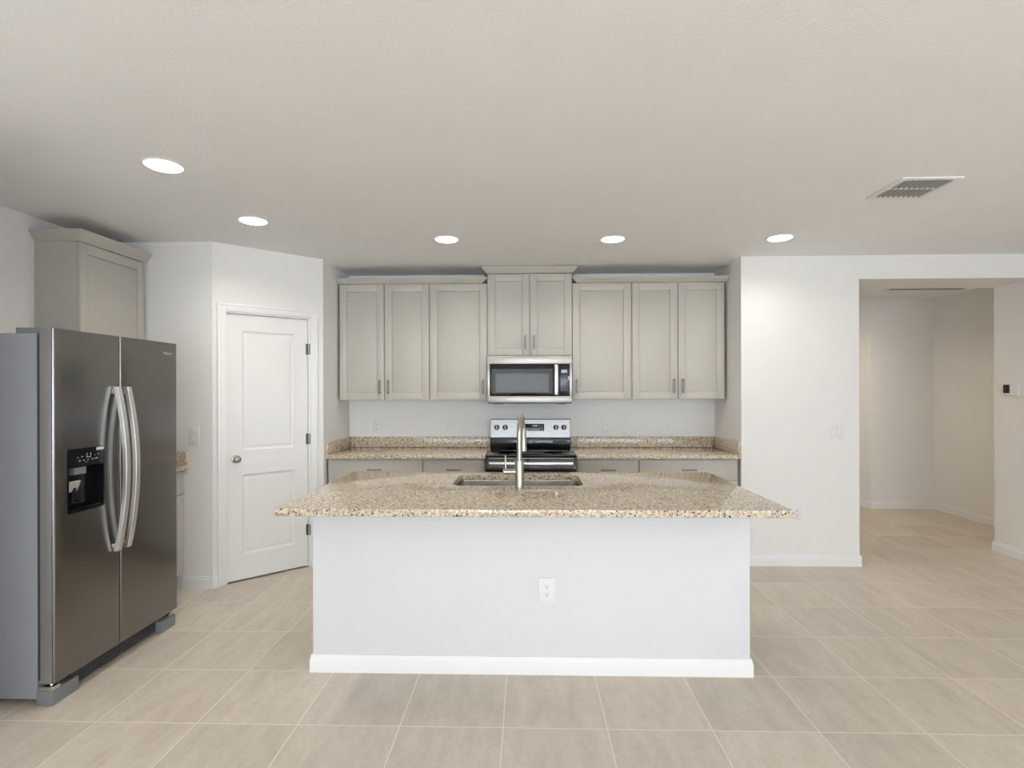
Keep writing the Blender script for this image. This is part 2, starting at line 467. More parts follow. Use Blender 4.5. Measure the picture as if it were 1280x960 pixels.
kn = MB().lathe([(0.001, 0.0), (0.031, 0.0), (0.031, -0.006), (0.024, -0.010), (0.013, -0.014), (0.011, -0.030), (0.020, -0.036), (0.027, -0.046), (0.027, -0.055), (0.020, -0.063), (0.001, -0.066)], (DX0 + 0.062, 0.0175, 0.94), 'y')
kn.build('door_knob', NICKEL, lf, local=True)
casing = MB()
cw = 0.057
for a, b, s in ((DX0 - 0.012 - cw, DX0 - 0.012, 1), (DX1 + 0.012, DX1 + 0.012 + cw, -1)):
    casing.box(a, b, -0.014, 0.0, 0, DH + 0.012 + cw, 0.003)
    c = a if s == 1 else b - 0.016
    casing.box(c, c + 0.016, -0.019, -0.012, 0, DH + 0.012 + cw, 0.003)
casing.box(DX0 - 0.012, DX1 + 0.012, -0.014, 0.0, DH + 0.012, DH + 0.012 + cw, 0.003)
casing.box(DX0 - 0.012 - cw, DX1 + 0.012 + cw, -0.019, -0.012, DH + 0.012 + cw - 0.016, DH + 0.012 + cw, 0.003)
casing.build('door_casing', TRIM, door, local=True)
MB().box(DX0 - 0.014, DX0, 0.0, 0.10, 0, DH + 0.014).box(DX1, DX1 + 0.014, 0.0, 0.10, 0, DH + 0.014).box(DX0, DX1, 0.0, 0.10, DH, DH + 0.014)\
    .box(DX0, DX0 + 0.010, 0.055, 0.085, 0, DH).box(DX1 - 0.010, DX1, 0.055, 0.085, 0, DH).build('door_jamb', TRIM, door, local=True)
for z in (0.31, 1.06, 1.80):
    MB().tube([(DX1 + 0.002, 0.008, z - 0.045), (DX1 + 0.002, 0.008, z + 0.045)], 0.0075, 14).box(DX1 - 0.018, DX1 - 0.001, 0.0145, 0.0178, z - 0.044, z + 0.044)\
        .box(DX1 + 0.003, DX1 + 0.0135, -0.0002, 0.012, z - 0.044, z + 0.044).build('hinge', PULL, door, local=True)


# ------------------------------------------------------------------ cabinets
ST = 0.066
def shaker(x0, x1, z0, z1, yf, t=0.02):
    mb = MB(); b = 0.0018
    mb.box(x0, x0 + ST, yf, yf + t, z0, z1, b).box(x1 - ST, x1, yf, yf + t, z0, z1, b)
    mb.box(x0 + ST, x1 - ST, yf, yf + t, z1 - ST, z1, b).box(x0 + ST, x1 - ST, yf, yf + t, z0, z0 + ST, b)
    mb.box(x0 + ST - 0.004, x1 - ST + 0.004, yf + 0.0155, yf + t - 0.002, z0 + ST - 0.004, z1 - ST + 0.004)
    g = 0.0016
    mb.box(x0 + ST + g, x1 - ST - g, yf + 0.0045, yf + 0.016, z0 + ST + g, z1 - ST - g, 0.001)
    return mb


def pull(parent, x, z, yf, horiz=False, L=0.125):
    mb = MB(); h = L / 2
    if horiz:
        mb.box(x - h, x + h, yf - 0.032, yf - 0.022, z - 0.005, z + 0.005, 0.002)
        for s in (-1, 1): mb.box(x + s * (h - 0.012) - 0.005, x + s * (h - 0.012) + 0.005, yf - 0.023, yf + 0.001, z - 0.005, z + 0.005, 0.001)
    else:
        mb.box(x - 0.0075, x + 0.0075, yf - 0.032, yf - 0.022, z - h, z + h, 0.002)
        for s in (-1, 1): mb.box(x - 0.005, x + 0.005, yf - 0.023, yf + 0.001, z + s * (h - 0.012) - 0.005, z + s * (h - 0.012) + 0.005, 0.001)
    return mb.build('handle', PULL, parent, local=True)


def wall_cabinet(label, x0, x1, z0, z1, n, depth, hinge='L', root=None, ywall=NY, rz=0.0, name='wall_cabinet', group=None, gapL=0.0025, gapR=0.0025):
    """doors' front plane at local y = -depth; local x along the wall"""
    t = thing(name, label, 'cabinet', root or ((x0 + x1) / 2, ywall, z0), rz, group)
    w = x1 - x0; h = z1 - z0; a = -w / 2; b = w / 2; yf = -depth
    th = 0.018
    MB().box(a, a + th, yf + 0.021, -0.001, 0, h).box(b - th, b, yf + 0.021, -0.001, 0, h).box(a + th, b - th, yf + 0.021, -0.001, 0, th)\
        .box(a + th, b - th, yf + 0.021, -0.001, h - th, h).box(a + th, b - th, -0.012, -0.001, th, h - th).build('carcass', CAB, t, local=True, smooth=False)
    st = [(a + th, a + 0.04), (b - 0.04, b - th)] + ([(-0.03, 0.03)] if n == 2 else [])
    for p_, q_ in st: box(p_, q_, yf + 0.021, yf + 0.04, th, h - th).build('face_stile', CAB, t, local=True, smooth=False)
    zb, zt = 0.003, h - 0.004
    if n == 2:
        for s in (-1, 1):
            xa, xb = (a + gapL, -0.003) if s < 0 else (0.003, b - gapR)
            d = shaker(xa, xb, zb, zt, yf).build('door', CAB, t, local=True)
            pull(d, (xb - 0.036) if s < 0 else (xa + 0.036), zb + 0.115, yf)
    else:
        d = shaker(a + gapL, b - gapR, zb, zt, yf).build('door', CAB, t, local=True)
        pull(d, (b - gapR - 0.036) if hinge == 'L' else (a + gapL + 0.036), zb + 0.115, yf)
    return t


UD = 0.335
wall_cabinet('grey two-door wall cabinet at the left end of the run, next to the pantry wall', -1.690, -0.872, 1.371, 2.415, 2, UD, gapL=0.003, gapR=0.006)
wall_cabinet('grey single-door wall cabinet touching the left side of the microwave', -0.872, -0.353, 1.371, 2.415, 1, UD, 'L', gapL=0.004, gapR=0.003)
wall_cabinet('short raised two-door grey wall cabinet directly above the microwave', -0.353, 0.405, 1.764, 2.50, 2, UD, gapL=0.004, gapR=0.004)
wall_cabinet('grey single-door wall cabinet touching the right side of the microwave', 0.405, 0.930, 1.373, 2.412, 1, UD, 'R', gapL=0.003, gapR=0.004)
wall_cabinet('grey two-door wall cabinet at the right end of the run, away from the microwave', 0.930, 1.750, 1.373, 2.412, 2, UD, gapL=0.006, gapR=0.003)
# cabinet over the small counter beyond the fridge, facing +X
wall_cabinet('grey wall cabinet on the left wall high above the refrigerator', 0, 0.575, 1.38, 2.405, 1, 0.295, 'L', root=(XL, 3.334 + 0.2875, 1.38), rz=R(90))

CP = [(0.0, 0.0), (-0.006, 0.0), (-0.010, 0.010), (-0.022, 0.020), (-0.034, 0.036), (-0.042, 0.046), (-0.045, 0.050), (-0.045, 0.062), (0.0, 0.062)]
def crown(label, path, zb, hs=1.0, closed_ends=True):
    """profile swept along a plan path with mitred corners; outward is on the right hand of the path"""
    path = [Vector(p) for p in path]; rings = []
    for i, p in enumerate(path):
        din = (p - path[i - 1]).normalized() if i else None
        dout = (path[i + 1] - p).normalized() if i < len(path) - 1 else None
        nrm = []
        for d in (din, dout):
            if d is not None: nrm.append(Vector((d.y, -d.x)))
        if len(nrm) == 2:
            m = (nrm[0] + nrm[1]); m = m / (1 + nrm[0].dot(nrm[1]))
        else: m = nrm[0]
        rings.append([Vector((p.x + m.x * -o, p.y + m.y * -o, zb + z * hs)) for o, z in CP])
    c = path[0]
    o = MB().loft(rings).build('crown_molding', CAB)
    return tag(o, label, 'molding', 'crown moldings on the wall cabinets')
yc = NY - UD + 0.0
crown('grey crown molding along the top of the wall cabinets left of the microwave', [(NX0 + 0.002, yc), (-0.400, yc), (-0.400, NY - 0.05)], 2.4155, 0.72)
crown('grey crown molding wrapping the raised cabinet above the microwave', [(-0.353, NY - 0.004), (-0.353, yc), (0.405, yc), (0.405, NY - 0.004)], 2.5005, 0.86)
crown('grey crown molding along the top of the wall cabinets right of the microwave', [(0.450, NY - 0.05), (0.450, yc), (NX1 - 0.002, yc)], 2.4125, 0.72)
crown('grey crown molding on the wall cabinet above the refrigerator', [(XL + 0.004, 3.334), (XL + 0.295, 3.334), (XL + 0.295, 3.926)], 2.4055, 1.08)


def base_cabinet(label, x0, x1, n, depth=0.61, root=None, ywall=NY, rz=0.0, gapL=0.003, gapR=0.003, hinge='L'):
    t = thing('base_cabinet', label, 'cabinet', root or ((x0 + x1) / 2, ywall, 0), rz)
    w = x1 - x0; a, b = -w / 2, w / 2; yf = -depth; H = 0.878
    MB().box(a, b, yf + 0.021, -0.001, 0.10, H).build('carcass', CAB, t, local=True, smooth=False)
    MB().box(a, b, yf + 0.085, -0.001, 0.0, 0.10).build('toe_kick', CABIN, t, local=True, smooth=False)
    d = box(a + gapL, b - gapR, yf, yf + 0.02, 0.703, 0.871, bev=0.002).build('drawer', CAB, t, local=True)
    pull(d, 0, 0.787, yf, True)
    if n == 2:
        for s in (-1, 1):
            xa, xb = (a + gapL, -0.0025) if s < 0 else (0.0025, b - gapR)
            d = shaker(xa, xb, 0.108, 0.694, yf).build('door', CAB, t, local=True)
            pull(d, (xb - 0.036) if s < 0 else (xa + 0.036), 0.58, yf)
    else:
        d = shaker(a + gapL, b - gapR, 0.108, 0.694, yf).build('door', CAB, t, local=True)
        pull(d, (b - 0.04) if hinge == 'L' else (a + 0.04), 0.58, yf)
    return t
base_cabinet('wide grey base cabinet at the left end of the back counter', NX0 + 0.014, -0.884, 2, gapL=0.006, gapR=0.004)
base_cabinet('narrow grey base cabinet on the left side of the range', -0.884, -0.352, 1, gapL=0.006, hinge='L')
base_cabinet('narrow grey base cabinet on the right side of the range', 0.416, 0.938, 1, gapR=0.006, hinge='R')
base_cabinet('wide grey base cabinet at the right end of the back counter', 0.938, NX1 - 0.014, 2, gapL=0.004, gapR=0.006)
base_cabinet('grey base cabinet half hidden between the refrigerator and the light switch wall', 0, 0.54, 1, 0.575, root=(XL, 3.39 + 0.2675, 0), rz=R(90), hinge='R')


# ------------------------------------------------------------------ counters
def counter(label, x0, x1, end):
    t = thing('countertop', label, 'countertop', ((x0 + x1) / 2, 4.85, 0.879))
    box(x0, x1, 4.525, NY - 0.001, 0.8795, 0.914, bev=0.002).build('slab', GRAN, t)
    xa, xb = (x0 + 0.0205, x1) if end < 0 else (x0, x1 - 0.0205)
    box(xa, xb, NY - 0.022, NY - 0.001, 0.9142, 1.014, bev=0.0015).build('backsplash', GRAN, t)
    if end < 0: box(x0, x0 + 0.02, 4.54, NY - 0.001, 0.9142, 1.014, bev=0.0015).build('side_splash', GRAN, t)
    else: box(x1 - 0.02, x1, 4.54, NY - 0.001, 0.9142, 1.014, bev=0.0015).build('side_splash', GRAN, t)
    return t
counter('speckled granite countertop with low backsplash on the left side of the range', NX0 + 0.001, -0.350, -1)
counter('speckled granite countertop with low backsplash on the right side of the range', 0.414, NX1 - 0.001, 1)
t = thing('countertop', 'small granite countertop end peeking out behind the refrigerator', 'countertop', (-2.8, 3.65, 0.879))
box(XL + 0.001, -2.505, 3.385, 3.929, 0.8795, 0.914, bev=0.002).build('slab', GRAN, t)
box(XL + 0.022, -2.51, 3.908, 3.929, 0.9142, 1.014, bev=0.0015).build('backsplash', GRAN, t)
box(XL + 0.001, XL + 0.0215, 3.385, 3.929, 0.9142, 1.014, bev=0.0015).build('side_splash', GRAN, t)

# ------------------------------------------------------------------ island
isl = thing('kitchen_island', 'white half-wall kitchen island base with white baseboard in the middle of the floor', 'island', (0.008, 3.15, 0))
ix0, ix1, iy0, iy1 = -1.115, 1.131, 2.782, 3.545
box(ix0, ix1, iy0, iy0 + 0.13, 0, 0.8785, bev=0.003).build('half_wall', ISLW, isl)
MB().box(ix0, ix0 + 0.02, iy0 + 0.13, iy1 - 0.022, 0.1, 0.8785).box(ix1 - 0.02, ix1, iy0 + 0.13, iy1 - 0.022, 0.1, 0.8785)\
    .box(ix0 + 0.02, ix1 - 0.02, iy0 + 0.13, iy1 - 0.022, 0.1, 0.12).box(ix0, ix1, iy0 + 0.13, iy1 - 0.08, 0.0, 0.1).build('cabinet_body', CAB, isl)
p = MB(); bt = BBT
prof = [(0.0, 0.0), (-bt, 0.0), (-bt, BBH * 0.72), (-bt * 0.75, BBH * 0.80), (-bt * 0.55, BBH), (0.0, BBH)]
pth = [Vector((ix0, iy0 + 0.13)), Vector((ix0, iy0)), Vector((ix1, iy0)), Vector((ix1, iy0 + 0.13))]
rings = []
for q, m in zip(pth, (Vector((-1, 0)), Vector((-1, -1)), Vector((1, -1)), Vector((1, 0)))):
    rings.append([Vector((q.x - m.x * o, q.y - m.y * o, z)) for o, z in prof])
p.loft(rings).build('baseboard', TRIM, isl)
xs = [ix0 + 0.004, -0.72, -0.44, 0.345, 0.74, ix1 - 0.004]
for a, b in zip(xs[:-1], xs[1:]):
    # kitchen-side doors face +Y: build facing -Y, then turn around
    mb = shaker(-(b - 0.003), -(a + 0.003), 0.108, 0.870, -(iy1))
    bmesh.ops.rotate(mb.bm, verts=mb.bm.verts, cent=(0, 0, 0), matrix=Matrix.Rotation(math.pi, 3, 'Z'))
    d = mb.build('door', CAB, isl)
    MB().box((a + b) / 2 - 0.06, (a + b) / 2 + 0.06, iy1 + 0.022, iy1 + 0.032, 0.80, 0.81, 0.002).box((a + b) / 2 - 0.05, (a + b) / 2 - 0.04, iy1 - 0.001, iy1 + 0.023, 0.80, 0.81)\
        .box((a + b) / 2 + 0.04, (a + b) / 2 + 0.05, iy1 - 0.001, iy1 + 0.023, 0.80, 0.81).build('handle', PULL, d)
top = box(-1.166, 1.197, 2.462, 3.595, 0.8795, 0.914, bev=0.003, seg=3).build('island_countertop', GRAN)
tag(top, 'large speckled tan granite countertop on the white island, with the sink set in it', 'countertop')
sX0, sX1, sY0, sY1 = -0.432, 0.322, 3.075, 3.478
c = MB().prism(rrect(sX0, sX1, sY0, sY1, 0.055), 'z', 0.85, 0.95).build('c', GRAN)
cut(top, c)
sk = thing('sink', 'undermount stainless steel sink basin set into the island countertop', 'sink', (-0.055, 3.277, 0.70))
def sink_ring(i, z, r): return [(x, y, z) for x, y in rrect(sX0 + i, sX1 - i, sY0 + i, sY1 - i, r)]
MB().loft([sink_ring(-0.018, 0.8785, 0.07), sink_ring(-0.003, 0.8785, 0.058), sink_ring(-0.002, 0.87, 0.057), sink_ring(0.004, 0.72, 0.055), sink_ring(0.012, 0.695, 0.05), sink_ring(0.04, 0.685, 0.04)], True, False).build('basin', SINKM, sk)
t_ = bmesh.new(); t_.faces.new([t_.verts.new(q) for q in sink_ring(0.04, 0.685, 0.04)]); mb = MB(); mb._merge(t_); mb.build('basin_floor', SINKM, sk)
MB().lathe([(0.001, 0.001), (0.055, 0.001), (0.055, 0.004), (0.044, 0.003), (0.040, -0.002 + 0.004), (0.001, 0.002)], (-0.055, 3.28, 0.686)).build('drain', CHROME, sk)

# faucet (seat side of the sink, spout arcs away over the basin)
fx, fy, fz = -0.043, 2.998, 0.9143
fc = thing('faucet', 'tall brushed nickel gooseneck faucet with a side lever, standing on the island', 'faucet', (fx, fy, fz))
MB().lathe([(0.001, 0), (0.029, 0), (0.029, 0.004), (0.0248, 0.008), (0.0248, 0.148), (0.0235, 0.154), (0.001, 0.154)], (fx, fy, fz)).build('body', NICKEL, fc)
arc = [(fx, fy, fz + 0.15), (fx, fy, fz + 0.30)]; rad_a = 0.098
for k in range(0, 21):
    a = math.pi - math.pi * k / 20
    arc.append((fx + 0.022 * k / 20, fy + rad_a + rad_a * math.cos(a), fz + 0.305 + rad_a * math.sin(a)))
arc.append((fx + 0.022, fy + 2 * rad_a, fz + 0.29))
MB().tube(arc, 0.0138, 24).build('spout', NICKEL, fc)
wx, wy = fx + 0.022, fy + 2 * rad_a
MB().lathe([(0.001, 0.295), (0.015, 0.295), (0.0165, 0.29), (0.0185, 0.21), (0.0195, 0.185), (0.0175, 0.183), (0.001, 0.185)], (wx, wy, fz)).build('spray_head', NICKEL, fc)
MB().tube([(fx - 0.020, fy, fz + 0.092), (fx - 0.086, fy, fz + 0.092)], [0.0165, 0.0165], 24).tube([(fx - 0.0855, fy, fz + 0.092), (fx - 0.090, fy, fz + 0.092)], [0.0165, 0.014], 24)\
    .tube([(fx - 0.076, fy, fz + 0.100), (fx - 0.077, fy - 0.002, fz + 0.182), (fx - 0.077, fy - 0.002, fz + 0.185)], [0.0052, 0.0048, 0.003], 14).build('lever', NICKEL, fc)

# ------------------------------------------------------------------ microwave
mx0, mx1, my, mz0, mz1 = -0.349, 0.398, 4.765, 1.333, 1.7605
mw = thing('microwave', 'stainless over-the-range microwave with black glass door under the raised cabinet', 'microwave', (0.025, 4.95, mz0))
k = (mx1 - mx0) / 968.0
def mpx(x): return mx0 + (x - 180) * k
def mpz(y): return mz1 - (y - 135) * k
box(mx0 + 0.002, mx1 - 0.002, my + 0.03, NY - 0.002, mz0 + 0.014, mz1 - 0.001, bev=0.003).build('casing', BLACKM, mw)
MB().box(mx0, mx1, my, my + 0.03, mpz(228), mz1, 0.003).box(mx0, mx1, my, my + 0.03, mz0 + 0.014, mpz(595), 0.004)\
    .box(mx0, mpx(208), my + 0.001, my + 0.03, mpz(597), mpz(226), 0.0015).box(mpx(1120), mx1, my + 0.001, my + 0.03, mpz(597), mpz(226), 0.0015).build('front_frame', STEEL, mw)
dr = box(mpx(209), mpx(1001), my + 0.004, my + 0.029, mpz(594), mpz(229), bev=0.002).build('door', BLACK, mw)
box(mpx(228), mpx(932), my + 0.0032, my + 0.0042, mpz(565), mpz(285)).build('door_border', DARKG, dr)
box(mpx(275), mpx(880), my + 0.0022, my + 0.0034, mpz(550), mpz(340)).build('window', MWIN, dr)
hb = MB(); hx = mpx(966); hz0, hz1 = mpz(580), mpz(238); hw = 0.019
rr = []
for i in range(9):
    f = i / 8; z = hz0 + (hz1 - hz0) * f; o = 0.030 + 0.012 * (1 - (2 * f - 1) ** 2)
    rr.append([(hx - hw, my - o + 0.010, z), (hx - hw * 0.6, my - o, z), (hx + hw * 0.6, my - o, z), (hx + hw, my - o + 0.010, z), (hx + hw * 0.6, my - o + 0.014, z), (hx - hw * 0.6, my - o + 0.014, z)])
hb.loft(rr).box(hx - 0.012, hx + 0.012, my - 0.022, my + 0.005, hz0 + 0.006, hz0 + 0.03).box(hx - 0.012, hx + 0.012, my - 0.022, my + 0.005, hz1 - 0.03, hz1 - 0.006).build('handle', SATIN, dr)
cp = box(mpx(1004), mpx(1119), my + 0.003, my + 0.029, mpz(594), mpz(229), bev=0.0015).build('control_panel', NAVY, mw)
box(mpx(1025), mpx(1092), my + 0.0018, my + 0.0032, mpz(332), mpz(296)).build('display', DISPW, cp)
kb = MB()
for r_ in range(7):
    for c_ in range(3):
        x = mpx(1034 + c_ * 29); z = mpz(360 + r_ * 25)
        kb.box(x - 0.0045, x + 0.0045, my + 0.0022, my + 0.0032, z - 0.003, z + 0.003)
for c_ in range(3):
    x = mpx(1030 + c_ * 32); kb.box(x - 0.007, x + 0.007, my + 0.0022, my + 0.0032, mpz(534), mpz(526))
kb.build('key_print', simple('keypad_print', (0.16, 0.18, 0.24), 0.4), cp)
box(mpx(1102), mpx(1117), my + 0.0015, my + 0.0032, mpz(412), mpz(372)).build('sticker', STICK, cp)
MB().box(mx0 + 0.004, mx1 - 0.004, my + 0.006, NY - 0.01, mz0 + 0.004, mz0 + 0.0145).box(mx0 + 0.05, mx0 + 0.14, my + 0.02, my + 0.2, mz0, mz0 + 0.005).box(mx1 - 0.14, mx1 - 0.05, my + 0.02, my + 0.2, mz0, mz0 + 0.005).build('base_grille', BLACKM, mw)
def badge_mesh(w):
    m = text('b', 'Whirlpool', w * 0.24, GREYT, None, (0, 0, 0), (0, 0, 0))
    mb = to_mb(m)
    rings = []
    for i in range(33):
        a = R(20 + 320 * i / 32); x = w * 0.30 * math.cos(a) - w * 0.12; y = w * 0.10 * math.sin(a); th = w * 0.008
        rings.append([(x, y - th, 0), (x, y + th, 0), (x, y + th, 0.0006), (x, y - th, 0.0006)])
    mb.loft(rings); return mb
bd = badge_mesh(0.075)
bd.bm.transform(Matrix.Translation((mpx(667), my - 0.0006, mpz(182))) @ Matrix.Rotation(R(90), 4, 'X'))
bd.build('badge', WPLAS, mw)

# ------------------------------------------------------------------ range
rx0, rx1 = -0.344, 0.407
rg = thing('kitchen_range', 'black and stainless freestanding electric range below the microwave', 'range', (0.032, 4.8, 0))
MB().box(rx0 + 0.003, rx1 - 0.003, 4.505, 5.14, 0.09, 0.905, 0.002).box(rx0 + 0.04, rx1 - 0.04, 4.56, 5.12, 0.0, 0.092).build('body', BLACKM, rg)
ct = MB().box(rx0, rx1, 4.478, 5.085, 0.9052, 0.920, 0.004, 3).build('cooktop', GLASSB, rg)
ring_m = simple('burner_ring', (0.09, 0.09, 0.09), 0.15)
for bx, by, br in ((-0.15, 4.93, 0.08), (0.22, 4.93, 0.08), (-0.15, 4.66, 0.105), (0.22, 4.66, 0.09)):
    MB().lathe([(br, 0.0), (br, 0.0004), (br - 0.003, 0.0004), (br - 0.003, 0.0)], (bx, by, 0.9201), n=48).build('burner_ring', ring_m, ct)
MB().box(rx0, rx1, 5.086, 5.155, 0.905, 1.012, 0.003).build('backguard_base', BLACK, rg)
bgd = MB().prism([(5.075, 1.0135), (5.155, 1.0135), (5.155, 1.178), (5.150, 1.183), (5.104, 1.183), (5.099, 1.178)], 'x', rx0 + 0.004, rx1 - 0.004).build('backguard', RSTEEL, rg)
ECM = simple('end_cap_grey', (0.5, 0.5, 0.5), 0.4)
for a_, b_ in ((rx0, rx0 + 0.0038), (rx1 - 0.0038, rx1)): box(a_, b_, 5.078, 5.155, 1.0135, 1.184).build('end_cap', ECM, rg)
def bgy(z): return 5.075 + (z - 1.0135) * (0.024 / 0.1645)
TILT = math.atan2(0.024, 0.1645)
for x in (-0.284, -0.205, 0.272, 0.347):
    mb = MB().lathe([(0.001, 0), (0.025, 0), (0.024, -0.005), (0.019, -0.009), (0.018, -0.026), (0.001, -0.027)], (0, 0, 0), 'y', 32)
    XF = Matrix.Translation((x, bgy(1.107) - 0.0003, 1.107)) @ Matrix.Rotation(-TILT, 4, 'X')
    mb.bm.transform(XF)
    kn_ = mb.build('knob', BLACKM, rg)
    mb = MB().box(-0.0048, 0.0048, -0.037, -0.0265, -0.020, 0.020, 0.0015); mb.bm.transform(XF); mb.build('grip', STEEL, kn_)
mb = MB().box(-0.128, 0.128, -0.002, 0.001, -0.033, 0.033, 0.0008); mb.bm.transform(Matrix.Translation((0.033, bgy(1.107) - 0.0003, 1.107)) @ Matrix.Rotation(-TILT, 4, 'X'))
dp = mb.build('display_panel', BLACK, rg)
m = text('clk', '12:00', 0.022, DISP, None, (0.040, -0.0026, 0.014), (R(90), 0, 0), 0.0002); mb = to_mb(m)
mb.bm.transform(Matrix.Translation((0.033, bgy(1.107) - 0.0003, 1.107)) @ Matrix.Rotation(-TILT, 4, 'X')); mb.build('clock_digits', DISP, dp)
mb = MB()
for xx, zz in ((-0.10, 0.016), (-0.07, 0.016), (-0.10, -0.012), (-0.07, -0.012), (0.0, -0.018), (0.03, -0.018), (0.085, 0.016), (0.11, 0.016), (0.085, -0.002), (0.11, -0.002), (0.085, -0.02), (0.11, -0.02)):
    mb.box(xx - 0.006, xx + 0.006, -0.0026, -0.0019, zz - 0.003, zz + 0.003)
mb.bm.transform(Matrix.Translation((0.033, bgy(1.107) - 0.0003, 1.107)) @ Matrix.Rotation(-TILT, 4, 'X')); mb.build('key_print', GREYT, dp)
od = MB().box(rx0, rx1, 4.472, 4.504, 0.235, 0.9045, 0.004).build('oven_door', BLACK, rg)
box(rx0 + 0.025, rx1 - 0.025, 4.4705, 4.473, 0.8885, 0.8945, bev=0.0005).build('trim_strip', STEEL, od)
box(rx0 + 0.12, rx1 - 0.12, 4.4705, 4.473, 0.40, 0.68).build('oven_window', GLASSB, od)
MB().box(-0.313, 0.376, 4.425, 4.440, 0.838, 0.866, 0.004).prism([(4.4177, 0.834), (4.4216, 0.870), (4.436, 0.870), (4.436, 0.834)], 'x', -0.313, 0.376, 0.0015).box(-0.29, -0.26, 4.438, 4.474, 0.842, 0.864, 0.002).box(0.323, 0.353, 4.438, 4.474, 0.842, 0.864, 0.002).build('handle', HSTEEL, od)
dwr = box(rx0, rx1, 4.474, 4.504, 0.095, 0.228, bev=0.004).build('storage_drawer', STEEL, rg)

# ------------------------------------------------------------------ refrigerator (faces +X)
FX = -2.188; FY0, FY1 = 2.442, 3.325; FT = 1.752; FZB = 0.105; FM = FY0 + 0.409
fr = thing('refrigerator', 'tall dark stainless side-by-side refrigerator with grey side panel at the left', 'refrigerator', (-2.62, (FY0 + FY1) / 2, 0))
box(-3.02, FX - 0.086, FY0 + 0.006, FY1 - 0.006, 0.028, FT - 0.022, bev=0.004).build('body', FRGREY, fr)
def fr_door(y0, y1):
    x0, x1, r = FX - 0.066, FX, 0.010
    pts = [(x0, y0)]
    pts += [(x1 - r + r * math.sin(R(a)), y0 + r - r * math.cos(R(a))) for a in range(0, 91, 15)]
    pts += [(x1 - r + r * math.cos(R(a)), y1 - r + r * math.sin(R(a))) for a in range(0, 91, 15)]
    pts += [(x0, y1)]
    return MB().prism(pts, 'z', FZB, FT)
d1 = fr_door(FY0, FM - 0.003).build('freezer_door', FRSTEEL, fr)
d2 = fr_door(FM + 0.003, FY1).build('fridge_door', FRSTEEL, fr)
# dispenser
qy0, qy1, qz0, qz1 = 2.515, 2.742, 0.868, 1.178
cutter = MB().prism(rrect(qy0, qy1, qz0, qz1, 0.012), 'x', FX - 0.058, FX + 0.02).build('c', BLACK)
cutter2 = cutter
d1l = d1
# the door mesh is stored relative to the fridge root, so move the cutter the same way
bpy.context.view_layer.update()
cut(d1, cutter)
dsp = MB()
o_ = rrect(qy0 + 0.0005, qy1 - 0.0005, qz0 + 0.0005, qz1 - 0.0005, 0.012); i_ = rrect(qy0 + 0.008, qy1 - 0.008, qz0 + 0.010, qz1 - 0.088, 0.010)
def rx(pts, x): return [(x, y, z) for y, z in pts]
dsp.loft([rx(o_, FX - 0.057), rx(o_, FX + 0.001), rx(o_, FX + 0.0015), rx(i_, FX + 0.0015), rx(i_, FX - 0.050)], True, False)
tt = bmesh.new(); tt.faces.new([tt.verts.new(q) for q in rx(i_, FX - 0.050)]); dsp._merge(tt)
ds = dsp.build('dispenser', DISPB, d1)
icons = MB()
for yy, zz, w_, h_ in ((2.575, 1.135, .008, .003), (2.60, 1.137, .010, .003), (2.70, 1.140, .010, .003), (2.678, 1.137, .006, .003), (2.585, 1.118, .008, .006), (2.61, 1.118, .010, .003), (2.635, 1.118, .010, .003), (2.665, 1.119, .018, .003), (2.688, 1.120, .014, .006), (2.625, 1.108, .012, .002)):
    icons.box(FX + 0.0012, FX + 0.0020, yy - w_ / 2, yy + w_ / 2, zz - h_ / 2, zz + h_ / 2)
icons.box(FX + 0.0012, FX + 0.0020, 2.627, 2.630, 1.130, 1.152).box(FX + 0.0012, FX + 0.0020, 2.650, 2.653, 1.130, 1.152).box(FX + 0.0012, FX + 0.0020, 2.630, 2.650, 1.130, 1.133)
icons.build('icons', GREYT, ds)
box(FX + 0.0012, FX + 0.002, 2.688, 2.736, 1.160, 1.174).build('label_sticker', STICK, ds)
box(FX - 0.046, FX - 0.012, 2.572, 2.642, 1.050, 1.086, bev=0.003).build('ice_chute', GREYP, ds)
mb = MB().box(-0.006, 0.006, -0.032, 0.032, -0.028, 0.028, 0.003); mb.bm.transform(Matrix.Translation((FX - 0.022, 2.572, 0.995)) @ Matrix.Rotation(R(22), 4, 'Y'))
mb.build('paddle', SATIN, ds)
MB().box(FX - 0.047, FX - 0.010, 2.55, 2.63, 0.915, 0.920, 0.002).tube([(FX - 0.04, 2.59, 0.918), (FX - 0.028, 2.58, 0.99)], [0.02, 0.012], 14).build('nozzle', DISPB, ds)
box(FX - 0.048, FX - 0.002, 2.53, 2.728, 0.880, 0.888, bev=0.002).build('drip_tray', DISPB, ds)
